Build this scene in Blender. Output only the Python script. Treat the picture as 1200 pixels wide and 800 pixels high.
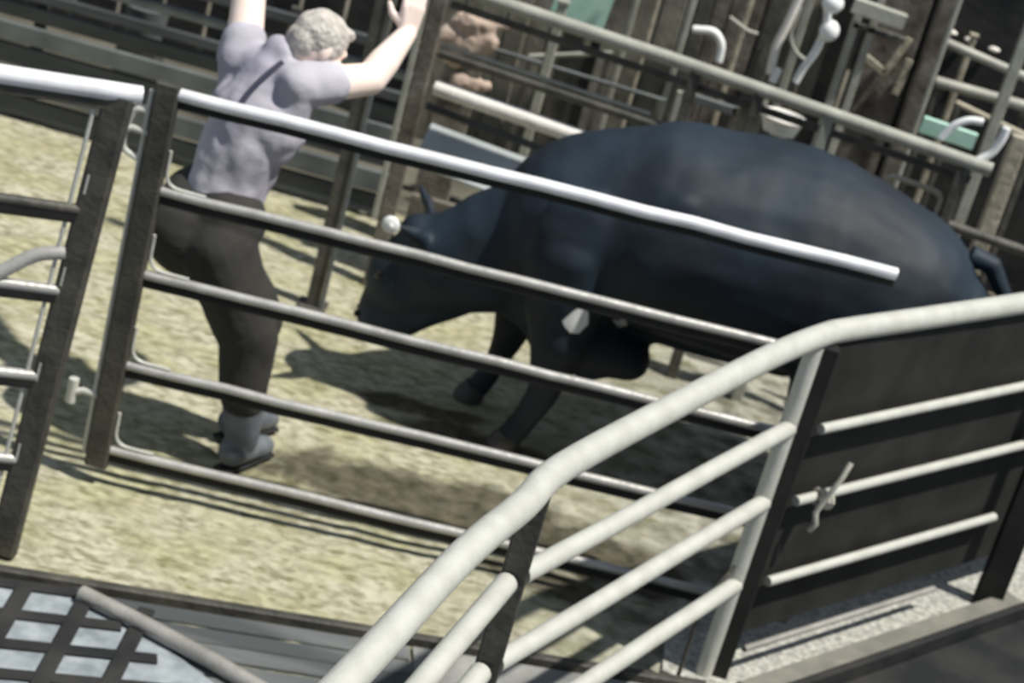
import bpy, bmesh, math, random
from mathutils import Vector, Matrix, noise
from mathutils.bvhtree import BVHTree
random.seed(7)
S = bpy.context.scene
for o in list(bpy.data.objects): bpy.data.objects.remove(o)
C = S.collection
V = Vector
# ------------------------------------------------------------------ camera, sky, sun, exposure
FPX, PITCH, ROLL, CH = 2400.0, math.radians(23), math.radians(15.5), 3.4
Fw = V((0, math.cos(PITCH), -math.sin(PITCH))); LR = V((1, 0, 0)); LU = V((0, math.sin(PITCH), math.cos(PITCH)))
Rt = LR*math.cos(ROLL)+LU*math.sin(ROLL); Up = -LR*math.sin(ROLL)+LU*math.cos(ROLL); EYE = V((0, 0, CH))
cam = bpy.data.cameras.new('camera'); co = bpy.data.objects.new('camera', cam); C.objects.link(co)
cam.sensor_width = 36; cam.lens = FPX/1200*36; cam.clip_end = 200
co.matrix_world = Matrix(((Rt.x, Up.x, -Fw.x, 0), (Rt.y, Up.y, -Fw.y, 0), (Rt.z, Up.z, -Fw.z, CH), (0, 0, 0, 1)))
cam.dof.use_dof = True; cam.dof.focus_distance = 3.2; cam.dof.aperture_fstop = 6.3
S.camera = co
w = bpy.data.worlds.new('sky'); S.world = w; w.use_nodes = True
bg = w.node_tree.nodes['Background']; bg.inputs[0].default_value = (.62, .74, .92, 1); bg.inputs[1].default_value = 0.42
sl = bpy.data.lights.new('sun', 'SUN'); sl.energy = 5.8; sl.angle = math.radians(1.2); sl.color = (1, .97, .9)
so = bpy.data.objects.new('sun', sl); C.objects.link(so); so.location = (5, 5, 8)
so.rotation_euler = V((0.46, -0.15, 1.0)).to_track_quat('Z', 'Y').to_euler()
S.view_settings.view_transform = 'Standard'; S.view_settings.look = 'None'; S.view_settings.gamma = 1
S.view_settings.use_curve_mapping = False; S.view_settings.exposure = 0.0

def at(u, v, Y=None, Z=None):
    "world point where the line of sight of a pixel meets the plane y=Y or z=Z"
    d = Fw + Rt*((u-600)/FPX) + Up*((400-v)/FPX)
    t = Y/d.y if Y is not None else (Z-CH)/d.z
    return EYE + d*t

# ------------------------------------------------------------------ materials
def mat(name, col, col2=None, scale=8, rough=.7, metal=0, bump=0, bscale=40, detail=4, lo=.35, hi=.65, spec=.5, stretch=None):
    m = bpy.data.materials.new(name); m.use_nodes = True; nt = m.node_tree; b = nt.nodes['Principled BSDF']
    b.inputs['Roughness'].default_value = rough; b.inputs['Metallic'].default_value = metal
    b.inputs['Specular IOR Level'].default_value = spec
    b.inputs['Base Color'].default_value = (*col, 1)
    tc = nt.nodes.new('ShaderNodeTexCoord'); mp = nt.nodes.new('ShaderNodeMapping')
    nt.links.new(tc.outputs['Object'], mp.inputs[0])
    if stretch: mp.inputs['Scale'].default_value = stretch
    if col2:
        n = nt.nodes.new('ShaderNodeTexNoise'); n.inputs['Scale'].default_value = scale; n.inputs['Detail'].default_value = detail
        r = nt.nodes.new('ShaderNodeValToRGB'); r.color_ramp.elements[0].position = lo; r.color_ramp.elements[1].position = hi
        r.color_ramp.elements[0].color = (*col, 1); r.color_ramp.elements[1].color = (*col2, 1)
        nt.links.new(mp.outputs[0], n.inputs['Vector']); nt.links.new(n.outputs['Fac'], r.inputs[0]); nt.links.new(r.outputs[0], b.inputs['Base Color'])
    if bump:
        n2 = nt.nodes.new('ShaderNodeTexNoise'); n2.inputs['Scale'].default_value = bscale; n2.inputs['Detail'].default_value = 5
        bm_ = nt.nodes.new('ShaderNodeBump'); bm_.inputs['Strength'].default_value = bump; bm_.inputs['Distance'].default_value = .02
        nt.links.new(mp.outputs[0], n2.inputs['Vector']); nt.links.new(n2.outputs['Fac'], bm_.inputs['Height']); nt.links.new(bm_.outputs[0], b.inputs['Normal'])
    return m
M = dict(
 galv=mat('galvanised_steel', (.46, .46, .41), (.53, .53, .48), 14, .42, .15, .1, 60),
 gate=mat('gate_steel', (.27, .26, .235), (.40, .38, .35), 10, .42, .35, .15, 50),
 rail=mat('worn_gate_rail', (.34, .33, .31), (.48, .47, .44), 10, .33, .3, .1, 50),
 stile=mat('rusty_dark_steel', (.035, .033, .028), (.075, .07, .055), 12, .6, .1, .2, 50),
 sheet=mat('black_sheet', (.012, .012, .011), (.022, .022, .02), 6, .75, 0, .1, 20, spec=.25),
 farrail=mat('far_rail', (.28, .28, .24), (.38, .38, .33), 10, .6, .1, .1, 40),
 fardark=mat('far_dark_steel', (.05, .048, .04), (.1, .095, .08), 10, .6, .1, .2, 40),
 brown=mat('brown_rusty_steel', (.07, .055, .042), (.2, .18, .155), 9, .7, .1, .2, 40),
 slat=mat('slate_grey_boards', (.03, .034, .038), (.07, .078, .083), 5, .6, .1, .1, 30, stretch=(.3, 1, 2)),
 slatpale=mat('pale_slate_boards', (.08, .09, .092), (.14, .155, .155), 5, .6, .1, .1, 30),
 bright=mat('bright_worn_steel', (.62, .62, .64), (.8, .8, .82), 10, .4, .1),
 white=mat('white_plastic', (.85, .86, .85), (.75, .76, .74), 10, .5),
 cream=mat('cream_timber', (.70, .66, .6), (.8, .77, .72), 7, .7, 0, .2, 30),
 board=mat('pale_grey_board', (.33, .36, .36), (.42, .45, .46), 5, .7),
 slab=mat('blue_grey_slab', (.16, .185, .20), (.30, .33, .35), 12, .8, 0, .2, 30),
 mint=mat('mint_plastic', (.33, .55, .45), (.45, .65, .55), 9, .6),
 pink=mat('sack_cloth', (.36, .27, .215), (.5, .4, .33), 9, .9, 0, .5, 20),
 dark=mat('dark_barn_boards', (.014, .015, .016), (.035, .034, .033), 4, .8, 0, .2, 20, spec=.2),
 part=mat('weathered_grey_boards', (.08, .075, .055), (.22, .21, .17), 5, .85, 0, .4, 20, stretch=(1, 1, .5)),
 tan=mat('tan_timber', (.30, .27, .20), (.45, .41, .32), 9, .8, 0, .3, 30),
 hide=mat('black_hide', (.005, .009, .015), (.010, .022, .036), 2.5, .66, 0, .1, 16, spec=.4),
 hoof=mat('hoof', (.03, .028, .025), (.06, .055, .05), 12, .6),
 skin=mat('skin', (.84, .67, .58), (.9, .75, .67), 6, .6),
 hair=mat('grey_blond_hair', (.38, .35, .31), (.58, .54, .49), 30, .8, 0, .6, 60, stretch=(1, 1, 1)),
 shirt=mat('lavender_shirt', (.30, .285, .345), (.46, .445, .49), 4, .9, 0, .5, 9),
 trous=mat('dark_trousers', (.022, .021, .018), (.03, .029, .025), 5, .9, 0, .4, 10),
 boot=mat('grey_rubber_boot', (.07, .08, .092), (.15, .165, .18), 10, .6),
 strap=mat('navy_strap', (.04, .04, .07), None, rough=.8),
 earth=mat('dark_shaded_yard', (.055, .05, .036), (.13, .12, .09), 2.2, .9, 0, .4, 14),  # shade over the far pens is put into this ground colour
 deck=mat('grey_deck_boards', (.05, .056, .058), (.15, .158, .155), 3, .8, 0, .3, 20, stretch=(.25, 1.5, 1)),
 timb=mat('brown_timber', (.06, .045, .028), (.15, .12, .08), 8, .9, 0, .3, 30),
 conc=mat('grey_concrete', (.15, .15, .14), (.27, .27, .25), 6, .9, 0, .3, 30),
 kerb=mat('kerb_concrete', (.13, .13, .11), (.2, .19, .16), 8, .9, 0, .3, 30),
 gravel=mat('grey_gravel', (.20, .20, .175), (.5, .49, .44), 40, .95, 0, .8, 50, detail=6, lo=.3, hi=.7),
 rope=mat('pale_rope', (.4, .39, .33), (.55, .53, .46), 30, .9),
 eye=mat('eye', (.02, .015, .01), None, rough=.1),
)

def floor_material():
    m = bpy.data.materials.new('sandy_yard'); m.use_nodes = True; nt = m.node_tree; b = nt.nodes['Principled BSDF']; b.inputs['Roughness'].default_value = .95
    b.inputs['Specular IOR Level'].default_value = .2
    N = nt.nodes.new; L = nt.links.new
    tc = N('ShaderNodeTexCoord')
    def ns(scale, det, st=(1, 1, 1), off=(0, 0, 0)):
        mp = N('ShaderNodeMapping'); mp.inputs['Scale'].default_value = st; mp.inputs['Location'].default_value = off
        n = N('ShaderNodeTexNoise'); n.inputs['Scale'].default_value = scale; n.inputs['Detail'].default_value = det
        L(tc.outputs['Object'], mp.inputs[0]); L(mp.outputs[0], n.inputs['Vector']); return n.outputs['Fac']
    def ramp(x, a, c1, d, c2):
        r = N('ShaderNodeValToRGB'); r.color_ramp.elements[0].position = a; r.color_ramp.elements[1].position = d
        r.color_ramp.elements[0].color = (*c1, 1); r.color_ramp.elements[1].color = (*c2, 1); L(x, r.inputs[0]); return r.outputs[0]
    def mix(f, a, c):
        x = N('ShaderNodeMix'); x.data_type = 'RGBA'
        L(f, x.inputs[0]); L(a, x.inputs[6]); L(c, x.inputs[7]); return x.outputs[2]
    def math_(op, a, c):
        x = N('ShaderNodeMath'); x.operation = op; x.use_clamp = op != 'SUBTRACT'
        for i, q in enumerate((a, c)):
            if isinstance(q, (int, float)): x.inputs[i].default_value = q
            else: L(q, x.inputs[i])
        return x.outputs[0]
    sand = mix(ramp(ns(3.2, 4, (1, 1.5, 1), (5, 2, 0)), .42, (0, 0, 0), .6, (1, 1, 1)), ramp(ns(20, 7, (1, 1.6, 1)), .34, (.20, .185, .12), .60, (.43, .41, .31)), ramp(ns(16, 7, (1, 1.6, 1)), .34, (.19, .18, .10), .62, (.39, .375, .24)))
    grey = ramp(ns(9, 7), .36, (.11, .107, .08), .62, (.35, .34, .28))
    sep = N('ShaderNodeSeparateXYZ'); L(tc.outputs['Object'], sep.inputs[0])
    fx = N('ShaderNodeMapRange'); fx.inputs[1].default_value = -.2; fx.inputs[2].default_value = .9; L(sep.outputs[0], fx.inputs[0])
    base = mix(fx.outputs[0], sand, grey)
    specks = ramp(ns(11, 3, (1, 2.2, 1), (3, 1, 0)), .60, (0, 0, 0), .68, (1, 1, 1))
    olive = N('ShaderNodeRGB'); olive.outputs[0].default_value = (.13, .125, .05, 1)
    base = mix(math_('MULTIPLY', specks, .75), base, olive.outputs[0])
    # irregular dark patches lying along the front of the gate
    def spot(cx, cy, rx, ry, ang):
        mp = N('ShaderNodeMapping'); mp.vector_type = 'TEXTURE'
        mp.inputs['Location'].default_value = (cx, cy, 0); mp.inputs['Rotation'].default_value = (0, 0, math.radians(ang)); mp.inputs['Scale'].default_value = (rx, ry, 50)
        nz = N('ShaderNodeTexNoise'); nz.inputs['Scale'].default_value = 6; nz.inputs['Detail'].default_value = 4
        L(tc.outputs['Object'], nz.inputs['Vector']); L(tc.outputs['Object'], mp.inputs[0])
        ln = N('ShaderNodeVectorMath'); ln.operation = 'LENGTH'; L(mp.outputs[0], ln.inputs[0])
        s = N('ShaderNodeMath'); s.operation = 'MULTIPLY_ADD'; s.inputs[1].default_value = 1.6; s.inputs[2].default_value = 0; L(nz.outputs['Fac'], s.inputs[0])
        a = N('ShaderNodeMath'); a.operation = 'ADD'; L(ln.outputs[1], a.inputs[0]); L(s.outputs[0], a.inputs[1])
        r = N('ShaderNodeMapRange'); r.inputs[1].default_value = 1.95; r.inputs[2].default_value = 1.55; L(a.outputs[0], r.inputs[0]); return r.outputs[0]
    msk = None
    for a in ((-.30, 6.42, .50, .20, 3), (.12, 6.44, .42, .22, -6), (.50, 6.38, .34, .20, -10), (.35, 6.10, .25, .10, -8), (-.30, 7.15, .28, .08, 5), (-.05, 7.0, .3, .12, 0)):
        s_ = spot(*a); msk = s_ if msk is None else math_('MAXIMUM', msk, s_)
    dark_patch = ramp(ns(14, 5), .38, (.028, .025, .015), .68, (.10, .085, .06))
    base = mix(math_('MULTIPLY', msk, .9), base, dark_patch)
    L(base, b.inputs['Base Color'])
    bp = N('ShaderNodeBump'); bp.inputs['Strength'].default_value = .5; bp.inputs['Distance'].default_value = .03
    L(ns(22, 6), bp.inputs['Height']); L(bp.outputs[0], b.inputs['Normal'])
    return m
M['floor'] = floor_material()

# ------------------------------------------------------------------ helpers
class MB:
    def __init__(s): s.v = []; s.f = []
    def add(s, vs, fs):
        n = len(s.v); s.v += [V(x) for x in vs]; s.f += [tuple(i+n for i in f) for f in fs]; return s
    def tube(s, pts, r, n=14, ry=None, caps=True, refx=None):
        pts = [V(p) for p in pts]; rs = r if isinstance(r, (list, tuple)) else [r]*len(pts)
        vs = []; fs = []
        t0 = (pts[1]-pts[0]).normalized(); ref = V(refx) if refx else (V((0, 0, 1)) if abs(t0.z) < .9 else V((0, 1, 0)))
        x = (ref - t0*ref.dot(t0)).normalized()
        for i, p in enumerate(pts):
            t = (pts[min(i+1, len(pts)-1)]-pts[max(i-1, 0)]).normalized()
            x = (x - t*x.dot(t)).normalized(); y = t.cross(x)
            k = ry if ry else 1
            for j in range(n):
                a = 2*math.pi*j/n; vs.append(p + (x*math.cos(a)*k + y*math.sin(a))*rs[i])
        for i in range(len(pts)-1):
            for j in range(n):
                fs.append((i*n+j, i*n+(j+1) % n, (i+1)*n+(j+1) % n, (i+1)*n+j))
        if caps: fs.append(tuple(range(n-1, -1, -1))); fs.append(tuple((len(pts)-1)*n+j for j in range(n)))
        return s.add(vs, fs)
    def beam(s, p0, p1, wd, ht, ref=(0, 0, 1), bev=.004):
        # rectangular bar with chamfered long edges; wd across, ht along ref
        p0 = V(p0); p1 = V(p1); t = (p1-p0).normalized(); r = V(ref); z = (r-t*r.dot(t)).normalized(); x = z.cross(t)
        a, b, c = wd/2, ht/2, min(bev, wd*.3, ht*.3)
        prof = [(-a+c, -b), (a-c, -b), (a, -b+c), (a, b-c), (a-c, b), (-a+c, b), (-a, b-c), (-a, -b+c)]
        vs = [p+x*q[0]+z*q[1] for p in (p0, p1) for q in prof]
        fs = [(i, (i+1) % 8, 8+(i+1) % 8, 8+i) for i in range(8)] + [tuple(range(7, -1, -1)), tuple(range(8, 16))]
        return s.add(vs, fs)
    def ball(s, c, r, n=14, m=None):
        c = V(c); r = V(r) if not isinstance(r, (int, float)) else V((r, r, r)); h = n//2
        vs = [V((0, 0, -1))]; 
        for i in range(1, h):
            ph = -math.pi/2+math.pi*i/h
            for j in range(n): th = 2*math.pi*j/n; vs.append(V((math.cos(ph)*math.cos(th), math.cos(ph)*math.sin(th), math.sin(ph))))
        vs.append(V((0, 0, 1))); fs = []
        for j in range(n): fs.append((0, 1+(j+1) % n, 1+j)); fs.append((len(vs)-1, 1+(h-2)*n+j, 1+(h-2)*n+(j+1) % n))
        for i in range(h-2):
            for j in range(n): a = 1+i*n+j; b = 1+i*n+(j+1) % n; fs.append((a, b, b+n, a+n))
        vs = [V((q.x*r.x, q.y*r.y, q.z*r.z)) for q in vs]
        if m: vs = [m @ q for q in vs]
        return s.add([q+c for q in vs], fs)
    def cap(s, p0, r0, p1, r1, sy=1.0, n=18):
        "tapered capsule; sy squashes it across the y axis about its own centre line"
        p0 = V(p0); p1 = V(p1); d = p1-p0; L = max(d.length, 1e-5); t = d/L
        pts = []; rs = []
        for k in range(6): a = math.pi/2*(k/6); pts.append(p0-t*r0*math.cos(a)*.999); rs.append(max(r0*math.sin(a), .0005))
        pts.append(p0); rs.append(r0); pts.append(p1); rs.append(r1)
        for k in range(1, 7): a = math.pi/2*(k/6); pts.append(p1+t*r1*math.sin(a)); rs.append(max(r1*math.cos(a), .0005))
        st = len(s.v); s.tube(pts, rs, n)
        if sy != 1:
            for q in s.v[st:]:
                u_ = max(0, min(1, (q-p0).dot(t)/L)); cy = (p0+d*u_).y; q.y = cy+(q.y-cy)*sy
        return s
    def mesh(s, name, smooth=True):
        me = bpy.data.meshes.new(name); me.from_pydata([tuple(q) for q in s.v], [], s.f); me.update()
        bm = bmesh.new(); bm.from_mesh(me); bmesh.ops.recalc_face_normals(bm, faces=bm.faces); bm.to_mesh(me); bm.free()
        return me

def finish(me, name, mt, parent, sharp=40):
    me.materials.clear(); me.materials.append(M[mt])
    for p in me.polygons: p.use_smooth = True
    try: me.set_sharp_from_angle(angle=math.radians(sharp))
    except Exception: pass
    o = bpy.data.objects.new(name, me); C.objects.link(o)
    if parent is not None: o.parent = parent
    return o
def origin_of(p):
    q = V((0, 0, 0))
    while p is not None: q += p.location; p = p.parent
    return q
def build(mb, name, mt, parent=None, loc=None, label=None, sharp=40):
    base = V(loc) if loc is not None else (sum(mb.v, V())/len(mb.v) if parent is None else V())
    if loc is None and parent is None: base.z = min(q.z for q in mb.v)
    off = origin_of(parent)
    me = mb.mesh(name); me.transform(Matrix.Translation(-(off+base)))
    o = finish(me, name, mt, parent, sharp); o.location = base
    if label: o['label'] = label
    return o
def blob(mb, name, mt, parent, voxel=.015, smooth=6, disp=0, dsc=3, label=None, iters=.5):
    me = mb.mesh(name); t = bpy.data.objects.new('t', me); C.objects.link(t)
    r = t.modifiers.new('r', 'REMESH'); r.mode = 'VOXEL'; r.voxel_size = voxel
    sm = t.modifiers.new('s', 'SMOOTH'); sm.iterations = smooth; sm.factor = iters
    dg = bpy.context.evaluated_depsgraph_get(); dg.update()
    out = bpy.data.meshes.new_from_object(t.evaluated_get(dg)); bpy.data.objects.remove(t)
    if disp:
        nn = [q.normal.copy() for q in out.vertices]
        for q, n_ in zip(out.vertices, nn):
            q.co += n_*(noise.noise(q.co*dsc)+.35*noise.noise(q.co*dsc*2.7))*disp
    out.name = name; out.transform(Matrix.Translation(-origin_of(parent)))
    o = finish(out, name, mt, parent, 180)
    if label: o['label'] = label
    return o
def tag(o, label, cat, group=None):
    o['label'] = label; o['category'] = cat
    if group: o['group'] = group
    return o
def thing(name, loc, label, cat, group=None):
    o = bpy.data.objects.new(name, None); o.empty_display_size = .1; C.objects.link(o); o.location = V(loc)
    return tag(o, label, cat, group)
def struct(o): o['kind'] = 'structure'; return o
def arc(pts, rad=.1, n=6):
    "round the corners of a polyline"
    pts = [V(p) for p in pts]; out = [pts[0]]
    for i in range(1, len(pts)-1):
        a = (pts[i-1]-pts[i]); b = (pts[i+1]-pts[i]); r = min(rad, a.length*.45, b.length*.45)
        A = pts[i]+a.normalized()*r; B = pts[i]+b.normalized()*r
        for k in range(n+1): t = k/n; out.append(A*(1-t)**2+pts[i]*2*t*(1-t)+B*t*t)
    out.append(pts[-1]); return out

# ------------------------------------------------------------------ the ground
def grid(x0, x1, y0, y1, nx, ny, zf):
    m = MB(); vs = [(x0+(x1-x0)*i/nx, y0+(y1-y0)*j/ny, 0) for j in range(ny+1) for i in range(nx+1)]
    vs = [(a, b, zf(a, b)) for a, b, _ in vs]
    fs = [(j*(nx+1)+i, j*(nx+1)+i+1, (j+1)*(nx+1)+i+1, (j+1)*(nx+1)+i) for j in range(ny) for i in range(nx)]
    return m.add(vs, fs)
def zpen(x, y):
    q = V((x*5, y*5, 0)); return -.012+noise.noise(q)*.010+noise.noise(q*3.1)*.005
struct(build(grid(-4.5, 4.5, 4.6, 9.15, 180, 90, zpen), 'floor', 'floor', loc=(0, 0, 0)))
struct(build(grid(-14, 14, 9.1, 26, 60, 40, lambda x, y: -.02+noise.noise(V((x, y, 0)))*.015), 'yard_ground', 'earth', loc=(0, 0, 0)))
# kerb and boarded walkway in front of the pen; the edge runs almost across the view
KA, KB = V((-1.0, 5.30, 0)), V((.27, 5.56, 0)); kd = (KB-KA).normalized(); kn = V((kd.y, -kd.x, 0))
struct(build(MB().beam(KA-kd*2.5+V((0, 0, -.01)), KA+kd*1.93+V((0, 0, -.01)), .035, .07), 'kerb', 'stile', loc=(0, 0, 0)))
dk = MB(); dk2 = MB(); yy = .02
k = 0
while yy < 3.4:
    wd = .085; j = 0.0
    a = KA-kd*3.2+kn*(yy+wd/2); c = KA+kd*5.5+kn*(yy+wd/2)
    if k > 9: c = KA+kd*5.0+kn*(yy+wd/2)
    else: c = KA+kd*1.95+kn*(yy+wd/2)
    zz = -.012+random.uniform(-.004, .004)
    mid = KA+kd*(.95+.35*yy)+kn*(yy+wd/2)
    dk.beam(a+V((0, 0, zz)), mid+V((0, 0, zz)), wd-.014, .03, bev=.006)
    if k % 4 == 0: dk2.beam(mid+kd*.012+kn*(wd*1.5)+V((0, 0, -.012)), c+kn*(wd*1.5)+V((0, 0, -.012)), wd*4-.016, .03, bev=.006)
    yy += wd; k += 1
struct(build(dk, 'boardwalk', 'deck', loc=(0, 0, 0))); struct(build(dk2, 'concrete_slabs', 'conc', loc=(0, 0, 0)))
struct(build(grid(-6, 6, 1.2, 6.0, 10, 10, lambda x, y: -.06), 'walkway_base', 'dark', loc=(0, 0, 0)))

# ------------------------------------------------------------------ the main gate
def gate_pt(x, z): return V((x, 5.93+(x+1.22)*.092, z))
g = thing('metal_gate', gate_pt(-1.22, .06), 'long five-rail steel pipe gate running across the pen in front of the bull', 'gate')
st = MB(); st.beam(gate_pt(-1.215, .06), gate_pt(-1.215, 1.40), .045, .075, ref=(1, 0, 0), bev=.008)
build(st, 'stile', 'stile', g, label='dark rusty end stile')
for z, xe in ((1.375, 1.11), (1.055, 1.15), (.765, 1.15), (.44, 1.15), (.125, 1.15)):
    dip = -.0
    pts = [gate_pt(-1.19+(xe+1.19)*k/14, z+(-.02*(k/14) if z < 1.3 else -.01*k/14)+random.uniform(-.003, .003)*(0 < k < 14)) for k in range(15)]
    rl = build(MB().tube(pts, .0155 if z < 1.3 else .0205), 'rail', 'rail' if z < 1.3 else 'bright', g, label='bright topmost pipe rail' if z > 1.3 else None)
    ub = MB(); hh = .030  # dark bar stands in for the shade under each rail
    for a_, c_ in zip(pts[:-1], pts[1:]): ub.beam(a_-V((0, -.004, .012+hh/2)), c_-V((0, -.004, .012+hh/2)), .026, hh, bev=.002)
    build(ub, 'underside_shade', 'sheet', rl, label='dark bar painting the shaded underside of the rail')
build(MB().beam(gate_pt(1.13, .07), gate_pt(1.13, 1.06), .045, .05, ref=(1, 0, 0), bev=.008), 'end_upright', 'stile', g)
for z in (1.05, .765, .44, .125):   # welded gussets where the rails meet the stile
    mb = MB(); a = gate_pt(-1.18, z-.01); 
    pts = arc([gate_pt(-1.172, z+.14), gate_pt(-1.172, z+.022), gate_pt(-1.04, z+.018)], .1)
    build(mb.tube(pts, .006, 8), 'gusset', 'galv', g)
build(MB().beam(gate_pt(-1.262, .10), gate_pt(-1.262, 1.37), .02, .014, ref=(1, 0, 0)), 'edge_strip', 'galv', g, label='pale metal edge strip')
build(MB().tube(arc([gate_pt(-1.262, 1.30), gate_pt(-1.30, 1.30), gate_pt(-1.32, 1.24), gate_pt(-1.32, 1.16), gate_pt(-1.265, 1.14)], .03), .010, 8), 'hasp', 'galv', g)
for z, s_ in ((1.23, 1), (.31, 1)):
    mb = MB(); mb.tube([gate_pt(-1.24, z), gate_pt(-1.30, z+.005), gate_pt(-1.335, z-.01)], .012, 10); mb.tube([gate_pt(-1.335, z-.045), gate_pt(-1.335, z+.04)], .017, 10)
    build(mb, 'latch', 'galv', g, label='pale worn latch lug')

# ------------------------------------------------------------------ the left gate
lg = thing('metal_gate', (-1.33, 5.36, .0), 'steel gate at the left edge with thick dark end post and bent brace', 'gate')
def LGp(s, z):   # s metres away from the end post along the gate
    lean = (z)*.055
    return V((-1.33+lean-s*.93, 5.36+.06*z-s*.36, z))
build(MB().beam(LGp(0, 0), LGp(0, 1.49), .05, .085, ref=(1, 0, 0), bev=.01), 'stile', 'stile', lg, label='thick dark end post')
build(MB().beam(LGp(-.04, 1.462), LGp(.9, 1.462), .03, .026, bev=.002), 'underside_shade', 'stile', lg)  # dark bars paint the shaded undersides of the left gate's rails
build(MB().tube([LGp(-.06, 1.50), LGp(.3, 1.50), LGp(.9, 1.50)], .028), 'rail', 'bright', lg, label='bright white worn top rail')
for z in (1.135, .88, .60, .32, .08):
    rl = build(MB().tube([LGp(.03, z), LGp(.45, z+.005), LGp(.9, z)], .017), 'rail', 'stile' if z in (1.135,) else 'rail', lg)
    build(MB().beam(LGp(.03, z-.024), LGp(.9, z-.024), .026, .028, bev=.002), 'underside_shade', 'sheet', rl)
build(MB().tube(arc([LGp(.04, 1.0), LGp(.12, .985), LGp(.34, .80), LGp(.9, .5)], .1), .021), 'brace', 'rail', lg, label='pale bent diagonal brace')
for z in (1.22, .93, .62, .35):
    build(MB().beam(LGp(.03, z-.03), LGp(.03, z+.03), .03, .02, bev=.004), 'lug', 'galv', lg)
build(MB().beam(LGp(.062, .2), LGp(.062, 1.44), .012, .012), 'edge_strip', 'galv', lg)

# ------------------------------------------------------------------ the near curved fence
TOP = [(-.36, 2.5), (-.138, 3.28), (.017, 3.879), (.125, 4.20), (.20, 4.45), (.48, 5.02), (.74, 5.53), (.90, 5.80), (.985, 5.91), (1.238, 6.184), (1.633, 6.616), (2.1, 7.13), (2.5, 7.57)]
nf = thing('pipe_fence', (.90, 5.80, -.01), 'pale thick pipe fence bending around the near right corner, with black sheeting', 'fence')
tp = []
for i in range(len(TOP)-1):
    p0 = V((*TOP[max(i-1, 0)], 0)); p1 = V((*TOP[i], 0)); p2 = V((*TOP[i+1], 0)); p3 = V((*TOP[min(i+2, len(TOP)-1)], 0))
    for k in range(5):
        t = k/5; tp.append(.5*((2*p1)+(p2-p0)*t+(2*p0-5*p1+4*p2-p3)*t*t+(3*p1-p0-3*p2+p3)*t**3))
tp = [V((q.x, q.y, 1.23)) for q in tp]
build(MB().tube(tp, .037, 18), 'top_rail', 'galv', nf, label='thick pale bent top rail')
def NA(s, z):  # from post B (s=0) back to post A (s=1) and on to the viewer
    B = V((.888, 5.765, z)); A = V((.165, 4.42, z))
    return B.lerp(A, s)
def NL(s, z): return V((.15, 4.40, z)).lerp(V((-.138, 3.28, z)), s)
for z in (.92, .655, .35):
    build(MB().tube([NA(0, z), NA(.33, z+.002), NA(.66, z-.002), NA(.985, z)], .027, 16), 'rail', 'galv', nf)
    build(MB().tube([NL(.02, z), NL(.5, z), NL(1.4, z)], .029, 16), 'rail', 'galv', nf)
def NP(s, z): # panel direction: s metres from post B
    d = V((1.633-.90, 6.616-5.80, 0)).normalized(); return V((.93, 5.83, z))+d*s
for z, e in ((.92, 1.62), (.66, 1.62), (.36, 1.33), (.10, 1.10)):
    off = V((.036, -.032, 0))
    build(MB().tube([NP(.04, z)+off, NP(.6, z)+off, NP(e, z)+off], .017 if z > .2 else .012, 12), 'rail', 'galv' if z > .2 else 'gate', nf)
sh = MB(); sh.beam(NP(.0, .66), NP(1.85, .66), .012, 1.06, bev=.003)
build(sh, 'sheet', 'sheet', nf, label='black solid sheeting behind the rails')
build(MB().tube([V((.885, 5.775, -.02)), V((.885, 5.775, 1.2))], .028, 16), 'post', 'galv', nf, label='pale post')
build(MB().beam(V((.935, 5.80, -.02)), V((.935, 5.80, 1.2)), .055, .055, ref=(1, 0, 0)), 'post', 'sheet', nf, label='black square post against the pale one')
build(MB().beam(V((.158, 4.41, -.02)), V((.158, 4.41, 1.2)), .05, .065, ref=(1, 0, 0)), 'post', 'stile', nf, label='dark post')
build(MB().beam(V((1.95, 6.80, -.02)), V((1.95, 6.80, 1.2)), .05, .1, ref=(1, 0, 0)), 'post', 'sheet', nf, label='black end post')
for a, b in (((.845, 5.70), .05),):   # thin stay beside the pale post
    build(MB().tube(arc([V((.80, 5.70, 0)), V((.80, 5.70, .30)), V((.87, 5.76, .42))], .05), .007, 8), 'stay', 'stile', nf)

# rope tied round the middle rail of the sheeted side
q = NP(.155, .66)+V((.05, -.045, 0))
rp = MB()
rp.tube([q+V((.045, -.01, .15)), q+V((.03, -.03, .1)), q+V((.012, -.03, .04)), q+V((.0, -.025, .0)), q+V((-.012, -.03, -.04)), q+V((.0, -.03, -.08)), q+V((-.01, -.02, -.11))], .010, 8)
for k in range(3):
    c = q+V((.012*(k-1), 0, 0)); rp.tube([c+V((math.cos(a)*0.7, -math.cos(a)*.7, math.sin(a)*1.0))*.027+V((0, 0, 0)) for a in [2*math.pi*i/12 for i in range(13)]], .007, 8, caps=False)
tag(build(rp, 'rope', 'rope'), 'short pale rope knotted round the middle rail on the black sheeting', 'rope')

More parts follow.
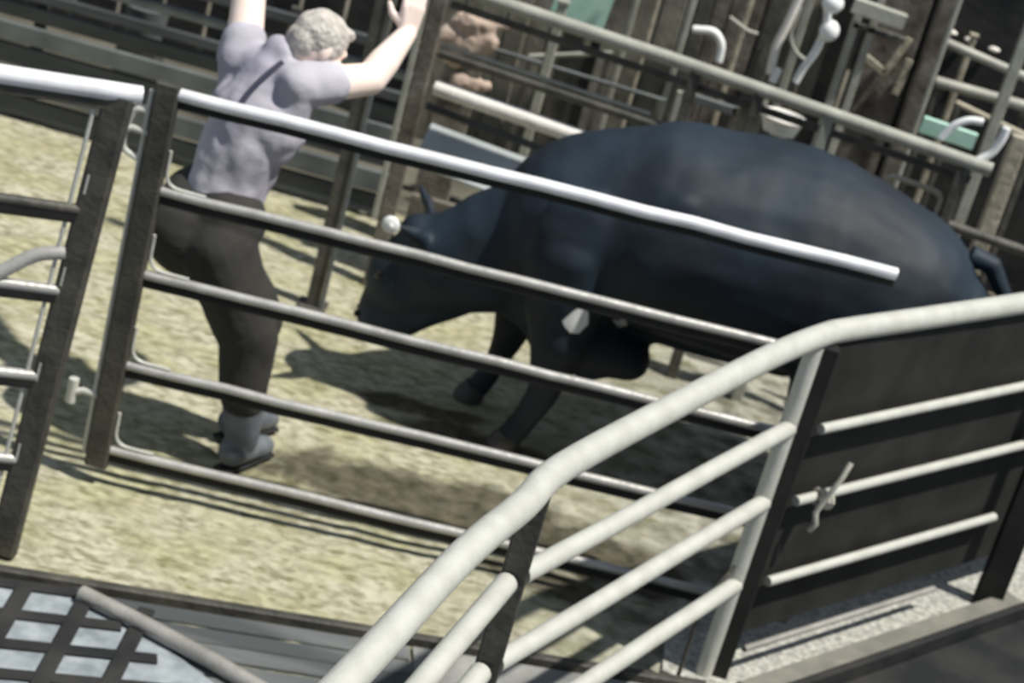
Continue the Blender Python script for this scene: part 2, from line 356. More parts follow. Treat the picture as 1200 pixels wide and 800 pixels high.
# strip of gravel and dark step on the viewer's side of the sheeting
struct(build(grid(.75, 4.6, 5.35, 8.1, 60, 40, lambda x, y: .004+noise.noise(V((x*14, y*14, 0)))*.006 if (x-.9)*.744-(y-5.8)*.668 > -.32 and True else -.05), 'gravel_strip', 'gravel', loc=(0, 0, 0)))
dn = V((.744, -.668, 0)); dt = V((.668, .744, 0)); b0 = V((.93, 5.83, 0))
struct(build(MB().beam(b0+dn*.17-dt*.05+V((0, 0, .02)), b0+dn*.17+dt*1.5+V((0, 0, .02)), .10, .06, bev=.01), 'kerb_stone', 'kerb', loc=(0, 0, 0)))
struct(build(MB().beam(b0+dn*.235-dt*.3+V((0, 0, .03)), b0+dn*.235+dt*3+V((0, 0, .03)), .03, .09, bev=.005).beam(b0+dn*.75-dt*.6+V((0, 0, .0)), b0+dn*.75+dt*3+V((0, 0, .0)), 1.0, .05, bev=.01), 'dark_step', 'dark', loc=(0, 0, 0)))

# loose pale pipe sloping over the boardwalk at lower left
P0, P1 = at(95, 695, Z=.03), at(330, 822, Z=.03)
lp = MB(); lp.tube([P0, P0.lerp(P1, .33)+V((0.01, 0.01, 0)), P0.lerp(P1, .66)+V((.01, .01, 0)), P1, P1+(P1-P0)*.4], .026, 12)
tag(build(lp, 'steel_pipe', 'gate'), 'pale steel pipe lying slantwise across the grey boards at the lower left corner', 'pipe')
# dark flat bars painting fence-shadow bands on the floor at the lower left corner
tr = MB()
for k in range(5):
    a = at(-30, 678+k*36, Z=.012); b = at(100+k*42, 696+k*38, Z=.012); tr.beam(a, b, .045, .012)
for k in range(3):
    a = at(28+k*72, 690+k*12, Z=.014); b = at(-60+k*84, 840, Z=.014); tr.beam(a, b, .05, .012)
tag(build(tr, 'shadow_bars', 'dark'), 'dark flat bars painting fence-shadow bands in the lower left corner over pale ground', 'shadow')
struct(build(MB().add([at(-60, 672, Z=.006), at(105, 690, Z=.006), at(290, 830, Z=.006), at(-80, 830, Z=.006)], [(0, 1, 2, 3)]), 'sunlit_slab', 'slab', loc=(0, 0, 0)))  # pale slab tone stands for the sunlit patches between the dark bands

# ------------------------------------------------------------------ the bull
bl = thing('bull', (.45, 7.2, 0), 'large black bull with lowered head facing left behind the gate', 'bull')
def ft(x, y, z): return V((x, y, z))
Y0 = 7.2
b = MB()
b.cap((.16, Y0, .885), .345, (.48, Y0, .955), .405, .95, 28)
b.cap((.48, Y0, .955), .405, (.92, Y0, .965), .42, .98, 28)
b.cap((.92, Y0, .965), .42, (1.24, Y0, .915), .385, .95, 28)
b.cap((1.24, Y0, .915), .365, (1.42, Y0, .84), .31, .95, 28)
b.cap((.34, Y0, 1.06), .26, (.14, Y0, .94), .24, .7, 24)             # withers and crest
b.cap((.10, Y0, .82), .30, (-.14, Y0, .69), .235, .82, 24)
b.cap((-.14, Y0, .68), .23, (-.34, Y0, .575), .195, .85, 24)
b.cap((-.36, Y0, .56), .175, (-.45, Y0, .48), .155, .85, 20)           # head
b.cap((-.43, Y0, .53), .14, (-.50, Y0, .33), .105, .85, 20)
b.ball((-.51, Y0, .295), (.095, .09, .085))                        # muzzle
b.cap((-.28, Y0, .50), .13, (-.42, Y0, .34), .09, .8)                # jaw
b.ball((-.43, Y0, .69), (.085, .10, .06))                            # poll
for s in (-1, 1):
    b.ball((-.50, Y0+s*.095, .53), (.035, .025, .03))                # brow
    b.cap((-.40, Y0+s*.08, .67), .035, (-.45, Y0+s*.19, .735), .026, n=12)   # ear root
    b.cap((-.45, Y0+s*.18, .73), .034, (-.505, Y0+s*.25, .765), .014, n=12)
# forelegs
b.cap((.12, 7.03, .80), .21, (.16, 6.98, .52), .12)
b.cap((.16, 6.98, .52), .115, (.17, 7.0, .28), .062)
b.cap((.17, 7.0, .28), .06, (.115, 7.01, .11), .043)
b.cap((.115, 7.01, .11), .046, (.085, 7.0, .05), .05)
b.cap((.05, 7.36, .78), .20, (.0, 7.38, .50), .115)
b.cap((.0, 7.38, .50), .11, (-.02, 7.36, .27), .062)
b.cap((-.02, 7.36, .27), .06, (-.055, 7.36, .11), .043)
b.cap((-.055, 7.36, .11), .046, (-.085, 7.35, .05), .05)
# brisket and the heavy loose skin behind the elbow
b.cap((-.02, Y0, .60), .15, (.18, Y0-.04, .50), .14)
b.cap((.14, Y0-.02, .46), .12, (.30, Y0-.10, .42), .10)
b.cap((.26, Y0-.12, .47), .12, (.44, Y0-.10, .45), .085)
b.cap((.4, Y0, .62), .12, (1.0, Y0, .6), .1)
# hindquarters
for s in (-1, 1):
    b.cap((1.30, Y0+s*.16, .82), .26, (1.18, Y0+s*.2, .56), .155)
    b.cap((1.36, Y0+s*.17, .78), .2, (1.42, Y0+s*.19, .52), .11)
    b.cap((1.19, Y0+s*.2, .55), .14, (1.42, Y0+s*.19, .40), .075)
    b.cap((1.42, Y0+s*.19, .40), .07, (1.40, Y0+s*.19, .13), .046)
    b.cap((1.40, Y0+s*.19, .13), .048, (1.365, Y0+s*.19, .055), .052)
b.ball((1.10, Y0, 1.25), (.16, .19, .08)); b.ball((1.5, Y0, 1.12), (.07, .06, .07))
b.ball((.46, 6.87, 1.0), (.10, .05, .2)); b.ball((.12, 6.90, .9), (.16, .05, .22))
body = blob(b, 'body', 'hide', bl, .016, 9, .012, 4)
for (x, y) in ((.075, 6.995), (-.098, 7.345), (1.355, 7.01), (1.355, 7.39)):
    h = MB(); h.tube([(x-.012, y, 0.0), (x-.004, y, .03), (x+.008, y, .062)], [.062, .057, .046], 16); h.tube([(x-.07, y-.002, .006), (x-.03, y, .012)], [.012, .02], 8)
    build(h, 'hoof', 'hoof', bl)
tl = MB(); tl.tube([(1.53, Y0, 1.16), (1.62, Y0-.01, 1.15), (1.70, Y0-.02, 1.05), (1.745, Y0-.03, .88), (1.74, Y0-.04, .66), (1.72, Y0-.05, .45)], [.045, .038, .03, .024, .02, .018], 12)
to = blob(tl, 'tail', 'hide', bl, .008, 3)
ts = MB()
for k in range(14):
    a = random.uniform(0, 6.28); ts.tube([(1.72, Y0-.05, .48), (1.72+.03*math.cos(a), Y0-.05+.03*math.sin(a), .36), (1.715+.035*math.cos(a), Y0-.05+.035*math.sin(a), .22)], [.014, .011, .002], 6)
build(ts, 'tail_switch', 'hide', to)
bl_t = MB(); bl_t.ball((-.535, 6.925, .775), (.034, .012, .034)); bl_t.tube([(-.52, 6.95, .77), (-.535, 6.905, .775)], .008, 8)
build(bl_t, 'ear_tag', 'white', bl, label='round white ear tag')
for s in (-1, 1):
    build(MB().ball((-.545, Y0+s*.095, .50), .018), 'eye', 'eye', bl)
    build(MB().ball((-.60, Y0+s*.035, .30), (.012, .018, .014)), 'nostril', 'eye', bl)
# white blotch on the loose skin low behind the foreleg: thin skin-hugging patches
bv = BVHTree.FromObject(body, bpy.context.evaluated_depsgraph_get())
def decal(bv, root, pts, name, mt, label, dirn=(0, 1, -.42), lift=.004, parent=None, n=10, thick=.006):
    # fill an outline given in world x,z, wrapped on the surface seen from direction -dirn
    off = origin_of(root); cx = sum(p[0] for p in pts)/len(pts); cz = sum(p[1] for p in pts)/len(pts)
    vs = []; fs = []; d = V(dirn).normalized(); rings = 5
    def hit(x, z):
        st_ = V((x, Y0, z)) - d*1.2 - off
        h, nn, i, ds = bv.ray_cast(st_, d)
        if h is None: return None
        return h+off-d*lift
    cpt = hit(cx, cz)
    if cpt is None: return
    vs.append(cpt); m = len(pts)
    for r_ in range(1, rings+1):
        for p in pts:
            t = r_/rings; h = hit(cx+(p[0]-cx)*t, cz+(p[1]-cz)*t); vs.append(h if h is not None and (h-vs[0]).length < .25 else vs[-1])
    N_ = len(vs)
    top = [(0, 1+j, 1+(j+1) % m) for j in range(m)]
    for r_ in range(rings-1):
        for j in range(m): a_ = 1+r_*m+j; b_ = 1+r_*m+(j+1) % m; top.append((a_, a_+m, b_+m, b_))
    mb = MB(); mb.add(vs+[q_+d*thick for q_ in vs], top+[tuple(i+N_ for i in reversed(f)) for f in top]+[(N_-m+j, N_-m+(j+1) % m, 2*N_-m+(j+1) % m, 2*N_-m+j) for j in range(m)])
    return build(mb, name, mt, root, label=label)
decal(bv, bl, [(.155, .475), (.185, .525), (.215, .56), (.24, .53), (.25, .49), (.225, .445), (.195, .44), (.17, .455)], 'hide_patch', 'white', 'white blotch behind the foreleg')
decal(bv, bl, [(.335, .535), (.35, .565), (.385, .55), (.395, .53), (.37, .515)], 'hide_patch', 'board', 'small grey blotch')

# ------------------------------------------------------------------ the man
pn = thing('person', (-.78, 6.30, 0), 'person in lavender shirt and dark trousers, back turned, both arms raised', 'person')
SHL, SHR = V((-1.105, 6.47, 1.375)), V((-.875, 6.34, 1.375))
ELL, WRL = V((-1.155, 6.62, 1.585)), V((-1.125, 6.72, 1.81))
ELR, WRR = V((-.685, 6.52, 1.405)), V((-.615, 6.68, 1.545))
PEL = V((-1.07, 6.30, .84)); CH_ = V((-1.0, 6.38, 1.22))
HPR, HPL = V((-1.02, 6.22, .80)), V((-1.10, 6.38, .80))
KNR, KNL = V((-.86, 6.27, .50)), V((-.88, 6.46, .48))
ANR, ANL = V((-.81, 6.28, .10)), V((-.86, 6.50, .10))
HD = V((-.868, 6.465, 1.492)); NK = V((-.975, 6.42, 1.43))
fd = V((.72, .50, -.48)).normalized(); upv = V((.28, .28, .92)); upv = (upv-fd*upv.dot(fd)).normalized(); rt = fd.cross(upv)
HM = Matrix((rt, fd, upv)).transposed()
def hp(x, y, z): return HD+HM @ V((x, y, z))
def person_core(infl=0, only=None):
    m = MB()
    if only in (None, 'torso'):
        for a, ra, c_, rc in ((PEL, .135, PEL.lerp(CH_, .45), .125), (PEL.lerp(CH_, .4), .125, CH_, .145), (CH_, .145, (SHL+SHR)/2+V((0, 0, -.03)), .10)):
            m.cap(a, ra+infl, c_, rc+infl, 1)
        ax = (SHR-SHL).normalized()
        m.cap(CH_-ax*.06, .115+infl, CH_+ax*.06, .115+infl); m.cap(PEL-ax*.05, .12+infl, PEL+ax*.05, .12+infl)
        m.cap(SHL, .062+infl, SHR, .062+infl); m.cap((SHL+SHR)/2, .075+infl, NK, .06+infl)
        m.cap(SHL-V((0, 0, .04)), .065+infl, CH_-ax*.09-V((0, 0, .06)), .07+infl); m.cap(SHR-V((0, 0, .04)), .065+infl, CH_+ax*.09-V((0, 0, .06)), .07+infl)
    return m
def arm(m, sh, el, wr, infl=0, t=1.0):
    m.cap(sh, .064+infl, sh.lerp(el, min(t, 1)), .064+(.054-.064)*min(t, 1)+infl)
    if t >= 1: m.cap(el, .054, el.lerp(wr, .35), .053); m.cap(el.lerp(wr, .35), .053, wr, .033)
def hand(m, wr, d, side, pal, curl=.5, sc=1.0):
    "palm and five separate fingers; d along the hand, side towards the thumb, pal palm normal"
    d = d.normalized(); side = (side-d*side.dot(d)).normalized(); pal = d.cross(side)*(1 if d.cross(side).dot(pal) > 0 else -1)
    for k, (o_, L) in enumerate(((.030, .072), (.010, .080), (-.010, .075), (-.029, .060))):
        kn_ = wr+d*(.092-abs(k-1)*.004)*sc+side*o_*sc
        m.cap(wr+d*.02+side*o_*.6*sc, .017*sc, kn_, .0125*sc)
        a1, a2, a3 = curl*.5, curl*1.3, curl*2.0; p_ = kn_
        sp = side*(o_*1.6)
        for a_, l_, r0, r1 in ((a1, .45, .0105, .0098), (a2, .3, .0098, .009), (a3, .25, .009, .008)):
            dd = (d*math.cos(a_)+pal*math.sin(a_)+sp*3).normalized(); n_ = p_+dd*L*l_*sc; m.cap(p_, r0*sc, n_, r1*sc, n=10); p_ = n_
    b1 = wr+d*.03*sc+side*.028*sc+pal*.006; b2 = b1+(d*.55+side*.75+pal*.3).normalized()*.042*sc; b3 = b2+(d*.85+side*.35+pal*.3).normalized()*.032*sc
    m.cap(b1, .016*sc, b2, .0125*sc, n=10); m.cap(b2, .012*sc, b3, .0095*sc, n=10)
m = person_core(-.012)
arm(m, SHL, ELL, WRL); arm(m, SHR, ELR, WRR)
hand(m, WRR, V((.0, .06, 1)), V((-.8, -.4, .1)), V((.4, .9, 0)), .45, 1.05)
hand(m, WRL, V((.1, .1, 1)), V((.9, -.3, 0)), V((.2, .9, 0)), .35, 1.05)
m.cap(NK-V((.02, 0, .03)), .058, HD-fd*.02-upv*.05, .055)
m.ball(HD, (.076, .096, .098), 24, HM); m.ball(hp(0, .015, -.055), (.056, .07, .06), 20, HM); m.ball(hp(0, .055, -.09), (.028, .03, .024), 14, HM)
m.cap(hp(0, .088, .01), .008, hp(0, .108, -.028), .013, n=10); m.cap(hp(-.022, .086, -.062), .006, hp(.022, .086, -.062), .006, n=8)
for s in (-1, 1):
    m.ball(hp(s*.078, -.005, -.012), (.010, .02, .03), 12, HM); m.cap(hp(s*.018, .09, .022), .008, hp(s*.045, .08, .02), .008, n=8); m.ball(hp(s*.04, .06, -.03), (.022, .022, .02), 12, HM)
for hp_, kn_, an_, toe in ((HPR, KNR, ANR, V((.10, .19, 0))), (HPL, KNL, ANL, V((.13, .17, 0)))):
    m.cap(hp_, .095, kn_, .058); m.cap(kn_, .055, kn_.lerp(an_, .3)+V((-.015, 0, 0)), .055); m.cap(kn_.lerp(an_, .3)+V((-.015, 0, 0)), .055, an_, .036)
    m.cap(an_-V((.03, 0, .04)), .035, an_+V((toe.x*.5, toe.y*.5, -.06)), .028)
pb = blob(m, 'body', 'skin', pn, .0062, 4)
for s in (-1, 1): build(MB().ball(hp(s*.031, .080, .002), .0115, 12), 'eye', 'eye', pn)
# hair
m = MB(); m.ball(hp(0, -.010, .022), (.086, .098, .090), 24, HM); m.ball(hp(0, -.055, -.02), (.068, .055, .065), 18, HM); m.cap(hp(-.03, .058, .078), .02, hp(.03, .058, .078), .02)
for s in (-1, 1): m.cap(hp(s*.072, .02, .02), .014, hp(s*.074, .018, -.01), .009, n=10)
blob(m, 'hair', 'hair', pn, .006, 3, .004, 24)
# shirt with short sleeves
m = person_core(.006)
arm(m, SHL, ELL, WRL, .014, .22); arm(m, SHR, ELR, WRR, .014, .36)
sh_ = blob(m, 'shirt', 'shirt', pn, .008, 5, .015, 7)
bv2 = BVHTree.FromObject(sh_, bpy.context.evaluated_depsgraph_get()); offp = origin_of(pn)
def on_shirt(u, v, lift=.004):
    d = at(u, v, Y=7)-EYE; d.normalize(); h, n_, i, ds = bv2.ray_cast(EYE-offp, d); return (h+offp+n_*lift) if h is not None else None
pts = [on_shirt(332-52*t-(t*(1-t))*14, 74+52*t-(t*(1-t))*10) for t in [i/8 for i in range(9)]]; pts = [q for q in pts if q]
if len(pts) > 2: build(MB().tube(pts, .010, 8), 'strap', 'strap', pn, label='dark diagonal strap across the back')
# trousers
m = MB(); ax = (SHR-SHL).normalized()
m.cap(PEL+V((0, 0, .05))-ax*.055, .135, PEL+V((0, 0, .05))+ax*.055, .135); m.ball(PEL+V((-.05, -.03, -.03)), (.17, .16, .15), 20)
for hp_, kn_, an_ in ((HPR, KNR, ANR), (HPL, KNL, ANL)):
    m.cap(hp_, .135, kn_, .10); m.cap(kn_, .10, kn_.lerp(an_, .45), .085)
    m.cap(kn_.lerp(an_, .45), .085, kn_.lerp(an_, .58), .08)
blob(m, 'trousers', 'trous', pn, .009, 5, .012, 6)
for an_, kn_, tx in ((ANR, KNR, V((.45, .9, 0))), (ANL, KNL, V((.6, .8, 0)))):
    m = MB(); tx.normalize()
    m.cap(kn_.lerp(an_, .56), .078, an_+V((0, 0, .02)), .060); m.cap(an_+V((0, 0, -.03))-tx*.035, .052, an_+tx*.11+V((0, 0, -.05)), .042)
    m.cap(an_+tx*.10+V((0, 0, -.05)), .045, an_+tx*.15+V((0, 0, -.058)), .036)
    bo = blob(m, 'boot', 'boot', pn, .008, 3)
    for q_ in bo.data.vertices: q_.co.z = max(q_.co.z, .002)
    s2 = MB(); s2.beam(an_+V((0, 0, -.093))-tx*.08, an_+V((0, 0, -.093))+tx*.175, .07, .018, bev=.005); build(s2, 'sole', 'dark', bo)

# ------------------------------------------------------------------ far corner posts and far fence
def vpost(u, v, Y, ztop, wd, mt, name, label, cat, dp=None, group=None, caps=True):
    p_ = at(u, v, Y=Y); mb = MB(); mb.beam((p_.x, p_.y, -.02), (p_.x, p_.y, ztop), dp or wd, wd, ref=(1, 0, 0), bev=.006)
    if caps: mb.beam((p_.x, p_.y, ztop), (p_.x, p_.y, ztop+.012), (dp or wd)+.01, wd+.01, ref=(1, 0, 0), bev=.003)
    return tag(build(mb, name, mt, loc=(p_.x, p_.y, -.02)), label, cat, group)
cp = thing('corner_post', (-.842, 7.83, -.02), 'dark steel corner post just behind the raised hand, standing on the sandy ground', 'post')
build(MB().beam((-.842, 7.83, -.02), (-.842, 7.83, 2.1), .055, .055, ref=(1, 0, 0)), 'post_shaft', 'fardark', cp); build(MB().beam((-.80, 7.80, .0), (-.80, 7.80, 2.1), .016, .016, ref=(1, 0, 0)), 'edge_strip', 'slatpale', cp)
build(MB().beam((-.842, 7.83, -.02), (-.842, 7.83, .0), .12, .12, ref=(1, 0, 0)), 'foot_plate', 'fardark', cp)
cp = thing('corner_post', (-.66, 8.23, -.02), 'brown rusty steel post carrying the left end of the far fence', 'post')
build(MB().beam((-.66, 8.23, -.02), (-.66, 8.23, 1.9), .06, .065, ref=(1, 0, 0)), 'post_shaft', 'brown', cp); build(MB().beam((-.71, 8.20, .3), (-.71, 8.20, 1.9), .02, .025, ref=(1, 0, 0)), 'edge_strip', 'farrail', cp)
def FF(x, z): return V((x, 8.34-.17*(x+.5), z))
ff = thing('pipe_fence', FF(-.6, 0), 'pale topped pipe fence running along behind the bull', 'fence')
build(MB().tube([FF(-.62, 1.32), FF(.3, 1.315), FF(1.0, 1.30), FF(1.66, 1.285)], .030), 'top_rail', 'farrail', ff, label='pale green-grey top rail')
build(MB().beam(FF(-.62, 1.245)+V((0, .02, 0)), FF(1.6, 1.215)+V((0, .02, 0)), .02, .03), 'rail_shade', 'fardark', ff)  # dark strip painting the shaded underside of the pale top rail
build(MB().tube([FF(-.62, 1.035), FF(.3, 1.03), FF(1.2, 1.02), FF(2.6, 1.0)], .022), 'rail', 'fardark', ff, label='dark middle rail')
build(MB().tube([FF(-.62, 1.07), FF(.3, 1.065)], .010), 'rail', 'farrail', ff)
build(MB().tube([FF(-.60, .885), FF(-.2, .88), FF(.12, .875)], .034), 'rail', 'cream', ff, label='thick cream painted rail')
for x, t_ in ((.43, 1.3), (.70, 1.3), (.99, 1.3), (1.55, 1.26), (2.5, 1.1)):
    build(MB().beam(FF(x, -.02), FF(x, t_), .05, .045, ref=(1, 0, 0)), 'post', 'fardark' if x != .99 else 'farrail', ff)
build(MB().tube(arc([FF(1.28, .62), FF(1.28, 1.14), FF(1.52, 1.13), FF(1.50, .75), FF(1.28, .62)], .05), .012), 'loop', 'tan', ff, label='bent tan loop bracket')
tag(build(MB().beam(FF(-.60, .62)+V((0, .02, 0)), FF(.05, .60)+V((0, .02, 0)), .02, .22, ref=(0, .75, .66)), 'board', 'board'), 'wide pale grey board fixed low between the brown post and the bull', 'board')
tag(build(MB().beam(FF(-.62, .79)+V((0, .02, 0)), FF(.10, .76)+V((0, .02, 0)), .02, .03), 'steel_rail', 'slat'), 'thin slate rail under the thick cream rail beside the brown post', 'rail')
tag(build(MB().beam(FF(1.45, .42)+V((0, .05, 0)), FF(3.0, .36)+V((0, .05, 0)), .07, .09), 'timber_beam', 'tan'), 'tan timber beam along the foot of the far fence right of the bull', 'beam')
tag(build(MB().beam(FF(1.55, .72)+V((0, .08, 0)), FF(3.0, .66)+V((0, .08, 0)), .05, .05), 'timber_beam', 'tan'), 'thin tan rail above the timber beam at the right edge', 'beam')
tag(build(MB().beam((-.45, 8.52, -.02), (-.45, 8.52, .34), .04, .30, ref=(1, 0, 0)), 'plywood_sheet', 'brown'), 'small brown plywood sheet on the ground beside the ear tag', 'board')

tag(build(MB().beam(FF(1.45, .62)+V((0, .14, 0)), FF(3.2, .56)+V((0, .14, 0)), .02, .30), 'kick_board', 'timb'), 'brown timber panel low behind the right end of the far fence', 'panel')
# far left: slatted steel side of the neighbouring pen
sf = thing('slatted_fence', (-2.2, 9.02, -.02), 'dark slate-grey slatted fence across the upper left behind the person', 'fence')
for k, (z, h_, mt_) in enumerate(((.06, .10, 'slat'), (.18, .10, 'slatpale'), (.30, .10, 'slat'), (.41, .09, 'slatpale'), (.51, .07, 'slat'), (.60, .05, 'slat'), (.70, .045, 'slatpale'), (.82, .05, 'slat'))):
    build(MB().beam((-4.2, 9.02-.015*(k % 2), z), (-.74, 9.02-.015*(k % 2), z), .03, h_, bev=.006), 'slat', mt_, sf, label='pale capping slat' if k == 6 else None)
for x in (-3.6, -2.5, -1.35, -.76): build(MB().beam((x, 9.07, -.02), (x, 9.07, .86), .05, .05, ref=(1, 0, 0)), 'post', 'fardark', sf)
bw = MB()
for k in range(36): bw.beam((-6+k*.24, 10.6, -.02), (-6+k*.24, 10.6, 2.9), .03, .22, ref=(1, 0, 0), bev=.008)
struct(build(bw, 'wall_back_left', 'dark', loc=(0, 0, 0)))
bw = MB()
for k in range(50): bw.beam((-1+k*.24, 14.5, -.02), (-1+k*.24, 14.5, 3.4), .03, .22, ref=(1, 0, 0), bev=.008)
struct(build(bw, 'wall_back_right', 'dark', loc=(0, 0, 0)))
# feed bucket behind the slats
p_ = at(170, 30, Y=9.6); bk = thing('bucket', (p_.x, p_.y, -.02), 'grey bucket on a stand behind the slatted fence, upper left', 'bucket')
build(MB().tube([(p_.x, p_.y, p_.z-.10), (p_.x, p_.y, p_.z+.10)], [.085, .11], 20), 'pail', 'slatpale', bk)
build(MB().beam((p_.x, p_.y, -.02), (p_.x, p_.y, p_.z-.10), .2, .2, ref=(1, 0, 0)), 'stand', 'fardark', bk)

# sack hanging between post and fence, upper middle
q = lambda u, v: at(u, v, Y=8.75)
sk = MB(); sk.ball(q(530, 50), (.085, .05, .085)); sk.ball(q(545, 25), (.07, .05, .05)); sk.cap(q(560, 32), .05, q(598, 30), .018); sk.cap(q(535, 62), .06, q(572, 48), .05); sk.cap(q(538, 95), .045, q(570, 100), .03)
skr = thing('sack', (q(530, 90).x, 8.75, -.02), 'crumpled pinkish-tan cloth sack on a stand behind the brown post', 'sack')
blob(sk, 'cloth', 'pink', skr, .01, 4, .02, 14)
build(MB().beam((q(545, 70).x, 8.78, -.02), (q(545, 70).x, 8.78, q(545, 70).z), .10, .16, ref=(1, 0, 0)), 'stand', 'brown', skr)

# ------------------------------------------------------------------ upper right: cattle race and crush behind the far fence
YR = 9.3
def rpost(u0, v0, z1, wd, mt_, label, Y=YR): return vpost(u0, v0, Y, z1, wd, mt_, 'steel_post', label, 'post', caps=True)
rpost(806, 72, 2.0, .07, 'fardark', 'dark square post leftmost above the far fence, upper right half')
rpost(792, 72, 2.0, .03, 'farrail', 'slim pale post against the left side of the leftmost dark post', YR-.08)
rpost(886, 88, 2.1, .075, 'fardark', 'dark green-grey post left of the white straps')
rpost(1078, 100, 1.86, .075, 'brown', 'thick dark brown post at the left of the black box')
rpost(1104, 60, 1.86, .022, 'farrail', 'thin pale strip post on the right side of the brown post', YR-.1)
# crush frame: two pale uprights with a crosspiece
cf = thing('cattle_crush', (at(990, 100, Y=YR).x, YR, -.02), 'pale steel cattle crush of double uprights in front of the dark interior', 'frame')
for u in (975, 996):
    p_ = at(u, 110, Y=YR); build(MB().beam((p_.x, YR, -.02), (p_.x, YR, 1.93), .04, .035, ref=(1, 0, 0)), 'upright', 'farrail', cf)
a = at(1000, 5, Y=YR-.06); c = at(1060, 26, Y=YR-.06); build(MB().beam(a, c, .05, .07), 'crosspiece', 'farrail', cf)
a = at(1000, 28, Y=YR-.0); c = at(1060, 47, Y=YR-.0); build(MB().beam(a, c, .04, .03), 'crosspiece', 'fardark', cf)
# gate leaf inside the crush: V-shaped brace on a plate
gp = thing('steel_plate', (at(1035, 90, Y=9.5).x, 9.5, -.02), 'dark brown plate with V-shaped braces between the crush uprights', 'plate')
a = at(1012, 60, Y=9.5); c = at(1070, 75, Y=9.5)
build(MB().beam((a.x, 9.5, .2), (a.x, 9.5, 1.78), .03, .02, ref=(1, 0, 0)).beam(((a.x+c.x)/2, 9.52, .2), ((a.x+c.x)/2, 9.52, 1.72), .02, abs(c.x-a.x)*.95, ref=(1, 0, 0)), 'plate_sheet', 'brown', gp)
for (u0, v0, u1, v1) in ((1012, 65, 1036, 85), (1036, 85, 1066, 45), (1048, 110, 1066, 70)):
    build(MB().beam(at(u0, v0, Y=9.47), at(u1, v1, Y=9.47), .02, .035), 'brace', 'tan', gp)
# white straps / ropes
def strap(pts, r, label, Y=9.15, mt_='white', name='strap'):
    ps = [at(u, v, Y=Y) for u, v in pts]
    o_ = MB().tube(arc(ps, .06), r, 10); return tag(build(o_, name, mt_), label, 'strap')
strap([(968, -6), (970, 22), (966, 38), (955, 62), (942, 78), (932, 96)], .018, 'white strap curling down toward the far fence, longest of the straps')
strap([(940, -10), (922, 30), (910, 52), (902, 86)], .020, 'pale strap hanging left of the longest white strap', mt_='cream')
strap([(938, 8), (925, 40), (930, 60), (948, 74)], .010, 'thin grey rope looping between the two straps', mt_='farrail', Y=9.22)
strap([(812, 34), (838, 36), (847, 52), (842, 72)], .018, 'short white strap close to the leftmost dark post')
strap([(855, 20), (875, 36), (888, 40)], .010, 'thin drooping grey rope left of the dark green-grey post', mt_='farrail')
strap([(912, 80), (905, 96)], .02, 'short white tail end of strap just above the fence rail', mt_='white')
for (u, v, rx, rz, lab) in ((972, 36, .045, .05, 'white plastic float on the longest white strap'), (976, 4, .05, .045, 'white plastic float at the top edge above the strap')):
    tag(build(MB().ball(at(u, v, Y=9.1), (rx, .04, rz)), 'float', 'white'), lab, 'float')
# white tub under the far fence rail
p_ = at(917, 140, Y=8.6); tb = thing('feed_tub', (p_.x, p_.y, -.02), 'small white oval tub showing over the back of the bull', 'tub')
tmb = MB(); tmb.tube([(p_.x, p_.y, p_.z-.06), (p_.x, p_.y, p_.z+.01)], [.07, .095], 20); build(tmb, 'bowl', 'white', tb)
build(MB().tube([(p_.x+.1*math.cos(a), p_.y+.1*math.sin(a), p_.z+.012) for a in [2*math.pi*i/20 for i in range(21)]], .008, 8, caps=False), 'rim', 'cream', tb)
build(MB().beam((p_.x, p_.y, -.02), (p_.x, p_.y, p_.z-.06), .12, .12, ref=(1, 0, 0)), 'stand', 'fardark', tb)
p_ = at(893, 122, Y=8.7); tag(build(MB().beam((p_.x, p_.y, -.02), (p_.x, p_.y, p_.z+.04), .03, .04, ref=(1, 0, 0)), 'stake', 'farrail'), 'slim pale stake left of the small white tub', 'stake')
p_ = at(818, 105, Y=8.7); pf = thing('wire_frame', (p_.x, p_.y, -.02), 'grey square frame standing behind the highest point of the bull', 'frame')
for u in (800, 868): 
    a = at(u, 110, Y=8.7); build(MB().beam((a.x, 8.7, -.02), (a.x, 8.7, 1.06), .03, .05 if u == 800 else .03, ref=(1, 0, 0)), 'upright', 'farrail' if u == 800 else 'fardark', pf)
a = at(800, 110, Y=8.7); c = at(868, 110, Y=8.7); build(MB().beam((a.x, 8.7, 1.05), (c.x, 8.7, 1.04), .03, .04), 'crossbar', 'slatpale', pf)
# mint green things
p_ = at(684, 2, Y=9.4); tag(build(MB().beam((p_.x-.13, 9.4, p_.z+.02), (p_.x+.13, 9.4, p_.z-.0), .05, .20), 'crate_lid', 'mint'), 'mint green plastic lid at the top edge above the far fence', 'lid')
tag(build(MB().beam((p_.x, 9.46, -.02), (p_.x, 9.46, p_.z), .05, .1, ref=(1, 0, 0)), 'stake', 'fardark'), 'dark stake holding up the mint green lid', 'stake')
p_ = at(1112, 158, Y=8.22); tag(build(MB().beam(at(1080, 145, Y=8.22), at(1142, 166, Y=8.22), .03, .07), 'plastic_strip', 'mint'), 'mint green plastic strip on the right end of the far fence rail', 'strip')
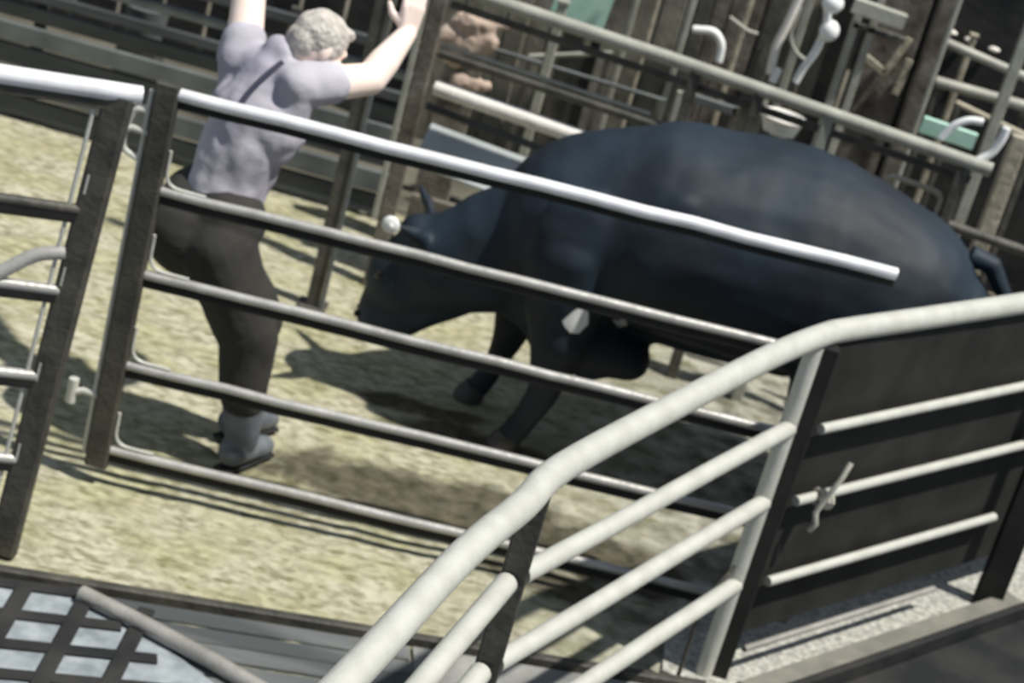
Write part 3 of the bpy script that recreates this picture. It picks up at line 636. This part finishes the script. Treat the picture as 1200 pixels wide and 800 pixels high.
# side pen rails at upper right
for (u0, v0, u1, v1, r_, mt_, Y, lab) in ((1100, 46, 1215, 96, .022, 'farrail', 9.45, 'upper pale pipe rail right of the brown post'), (1096, 95, 1215, 128, .026, 'farrail', 9.4, 'lower pale pipe rail right of the brown post'),
        (1120, 120, 1215, 165, .014, 'tan', 9.3, 'thin tan pipe rail under the two pale rails at right'), (620, 66, 718, 62, .012, 'farrail', 9.3, 'thin pale pipe level behind the middle of the far fence'), (560, 52, 780, 118, .010, 'slatpale', 9.1, 'thin slanting grey pipe behind the middle of the far fence')):
    a = at(u0, v0, Y=Y); c = at(u1, v1, Y=Y); t_ = thing('pipe_rail', (a.x, a.y, -.02), lab, 'rail'); build(MB().tube([a, a.lerp(c, .5), c], r_), 'pipe', mt_, t_)
    for q_ in (a.lerp(c, .03), a.lerp(c, .97)): build(MB().beam((q_.x, q_.y, -.02), (q_.x, q_.y, q_.z), .03, .03, ref=(1, 0, 0)), 'support', 'fardark', t_)
a = at(1196, 60, Y=9.2); tag(build(MB().beam((a.x, 9.2, -.02), (a.x, 9.2, 1.75), .04, .05, ref=(1, 0, 0)), 'steel_post', 'farrail'), 'pale lilac-grey post at the right edge in front of the black box', 'post')
# black box with pale bolts
a = at(1112, 30, Y=9.7); c = at(1186, 52, Y=9.7); bx = thing('trailer_side', ((a.x+c.x)/2, 9.8, -.02), 'black box side with a row of pale bolts, top right corner', 'box')
build(MB().beam(((a.x+c.x)/2+.25, 9.9, .2), ((a.x+c.x)/2+.25, 9.9, 2.4), .3, 1.0, ref=(1, 0, 0), bev=.02), 'side_panel', 'dark', bx)
for u, v in ((1115, 38), (1137, 47), (1165, 58)):
    build(MB().ball(at(u, v, Y=9.72), (.03, .02, .014), 12), 'bolt', 'cream', bx)
for (u, v, z1, wd, mt_, Y, lab) in ((735, 40, 1.75, .03, 'farrail', 9.7, 'slim grey post nearest the mint green lid on its right side'), (760, 40, 1.6, .02, 'tan', 9.9, 'thin tan stake between the mint green lid and the leftmost dark post'), (862, 60, 2.1, .028, 'tan', 9.7, 'slim tan post just left of the dark green-grey post'), (930, 60, 2.1, .04, 'farrail', 9.75, 'pale post behind the white straps'), (1128, 80, 1.45, .03, 'tan', 9.6, 'short tan stake behind the two pale pipe rails'), (640, 80, 1.25, .045, 'farrail', 8.9, 'short grey post behind the middle of the far fence')):
    vpost(u, v, Y, z1, wd, mt_, 'steel_post' if mt_ == 'farrail' else 'stake', lab, 'post')
# white curved hoses near the right edge
strap([(1102, 162), (1118, 146), (1136, 140), (1152, 143)], .016, 'white curved hose arching near the mint green strip', Y=8.03, name='hose')
strap([(1146, 188), (1162, 180), (1174, 164), (1180, 150)], .018, 'white curved hose rising at the right end of the far fence', Y=8.03, name='hose')
a = at(1196, 160, Y=8.5); tag(build(MB().beam((a.x, 8.5, -.02), (a.x, 8.5, 1.32), .06, .07, ref=(1, 0, 0)), 'timber_post', 'tan'), 'tan timber post at the right edge beside the white hoses', 'post')
# dark partitions between the race posts
for (u0, u1, v, Y, z1, mt_, lab) in ((700, 790, 60, 10.2, 1.55, 'part', 'weathered grey partition right of the mint green lid'), (820, 880, 60, 10.2, 1.9, 'brown', 'brown partition between the two dark race posts'), (905, 968, 60, 10.0, 2.0, 'part', 'grey board partition behind the white straps'), (505, 690, 60, 10.4, 1.3, 'part', 'low grey board partition behind the sack')):
    a = at(u0, v, Y=Y); c = at(u1, v, Y=Y); t_ = MB(); n_ = max(3, int((c.x-a.x)/.1))
    for k in range(n_): t_.beam((a.x+(c.x-a.x)*(k+.5)/n_, Y, -.02), (a.x+(c.x-a.x)*(k+.5)/n_, Y, z1), .025, (c.x-a.x)/n_*.94, ref=(1, 0, 0), bev=.006)
    tag(build(t_, 'partition', mt_), lab, 'partition')
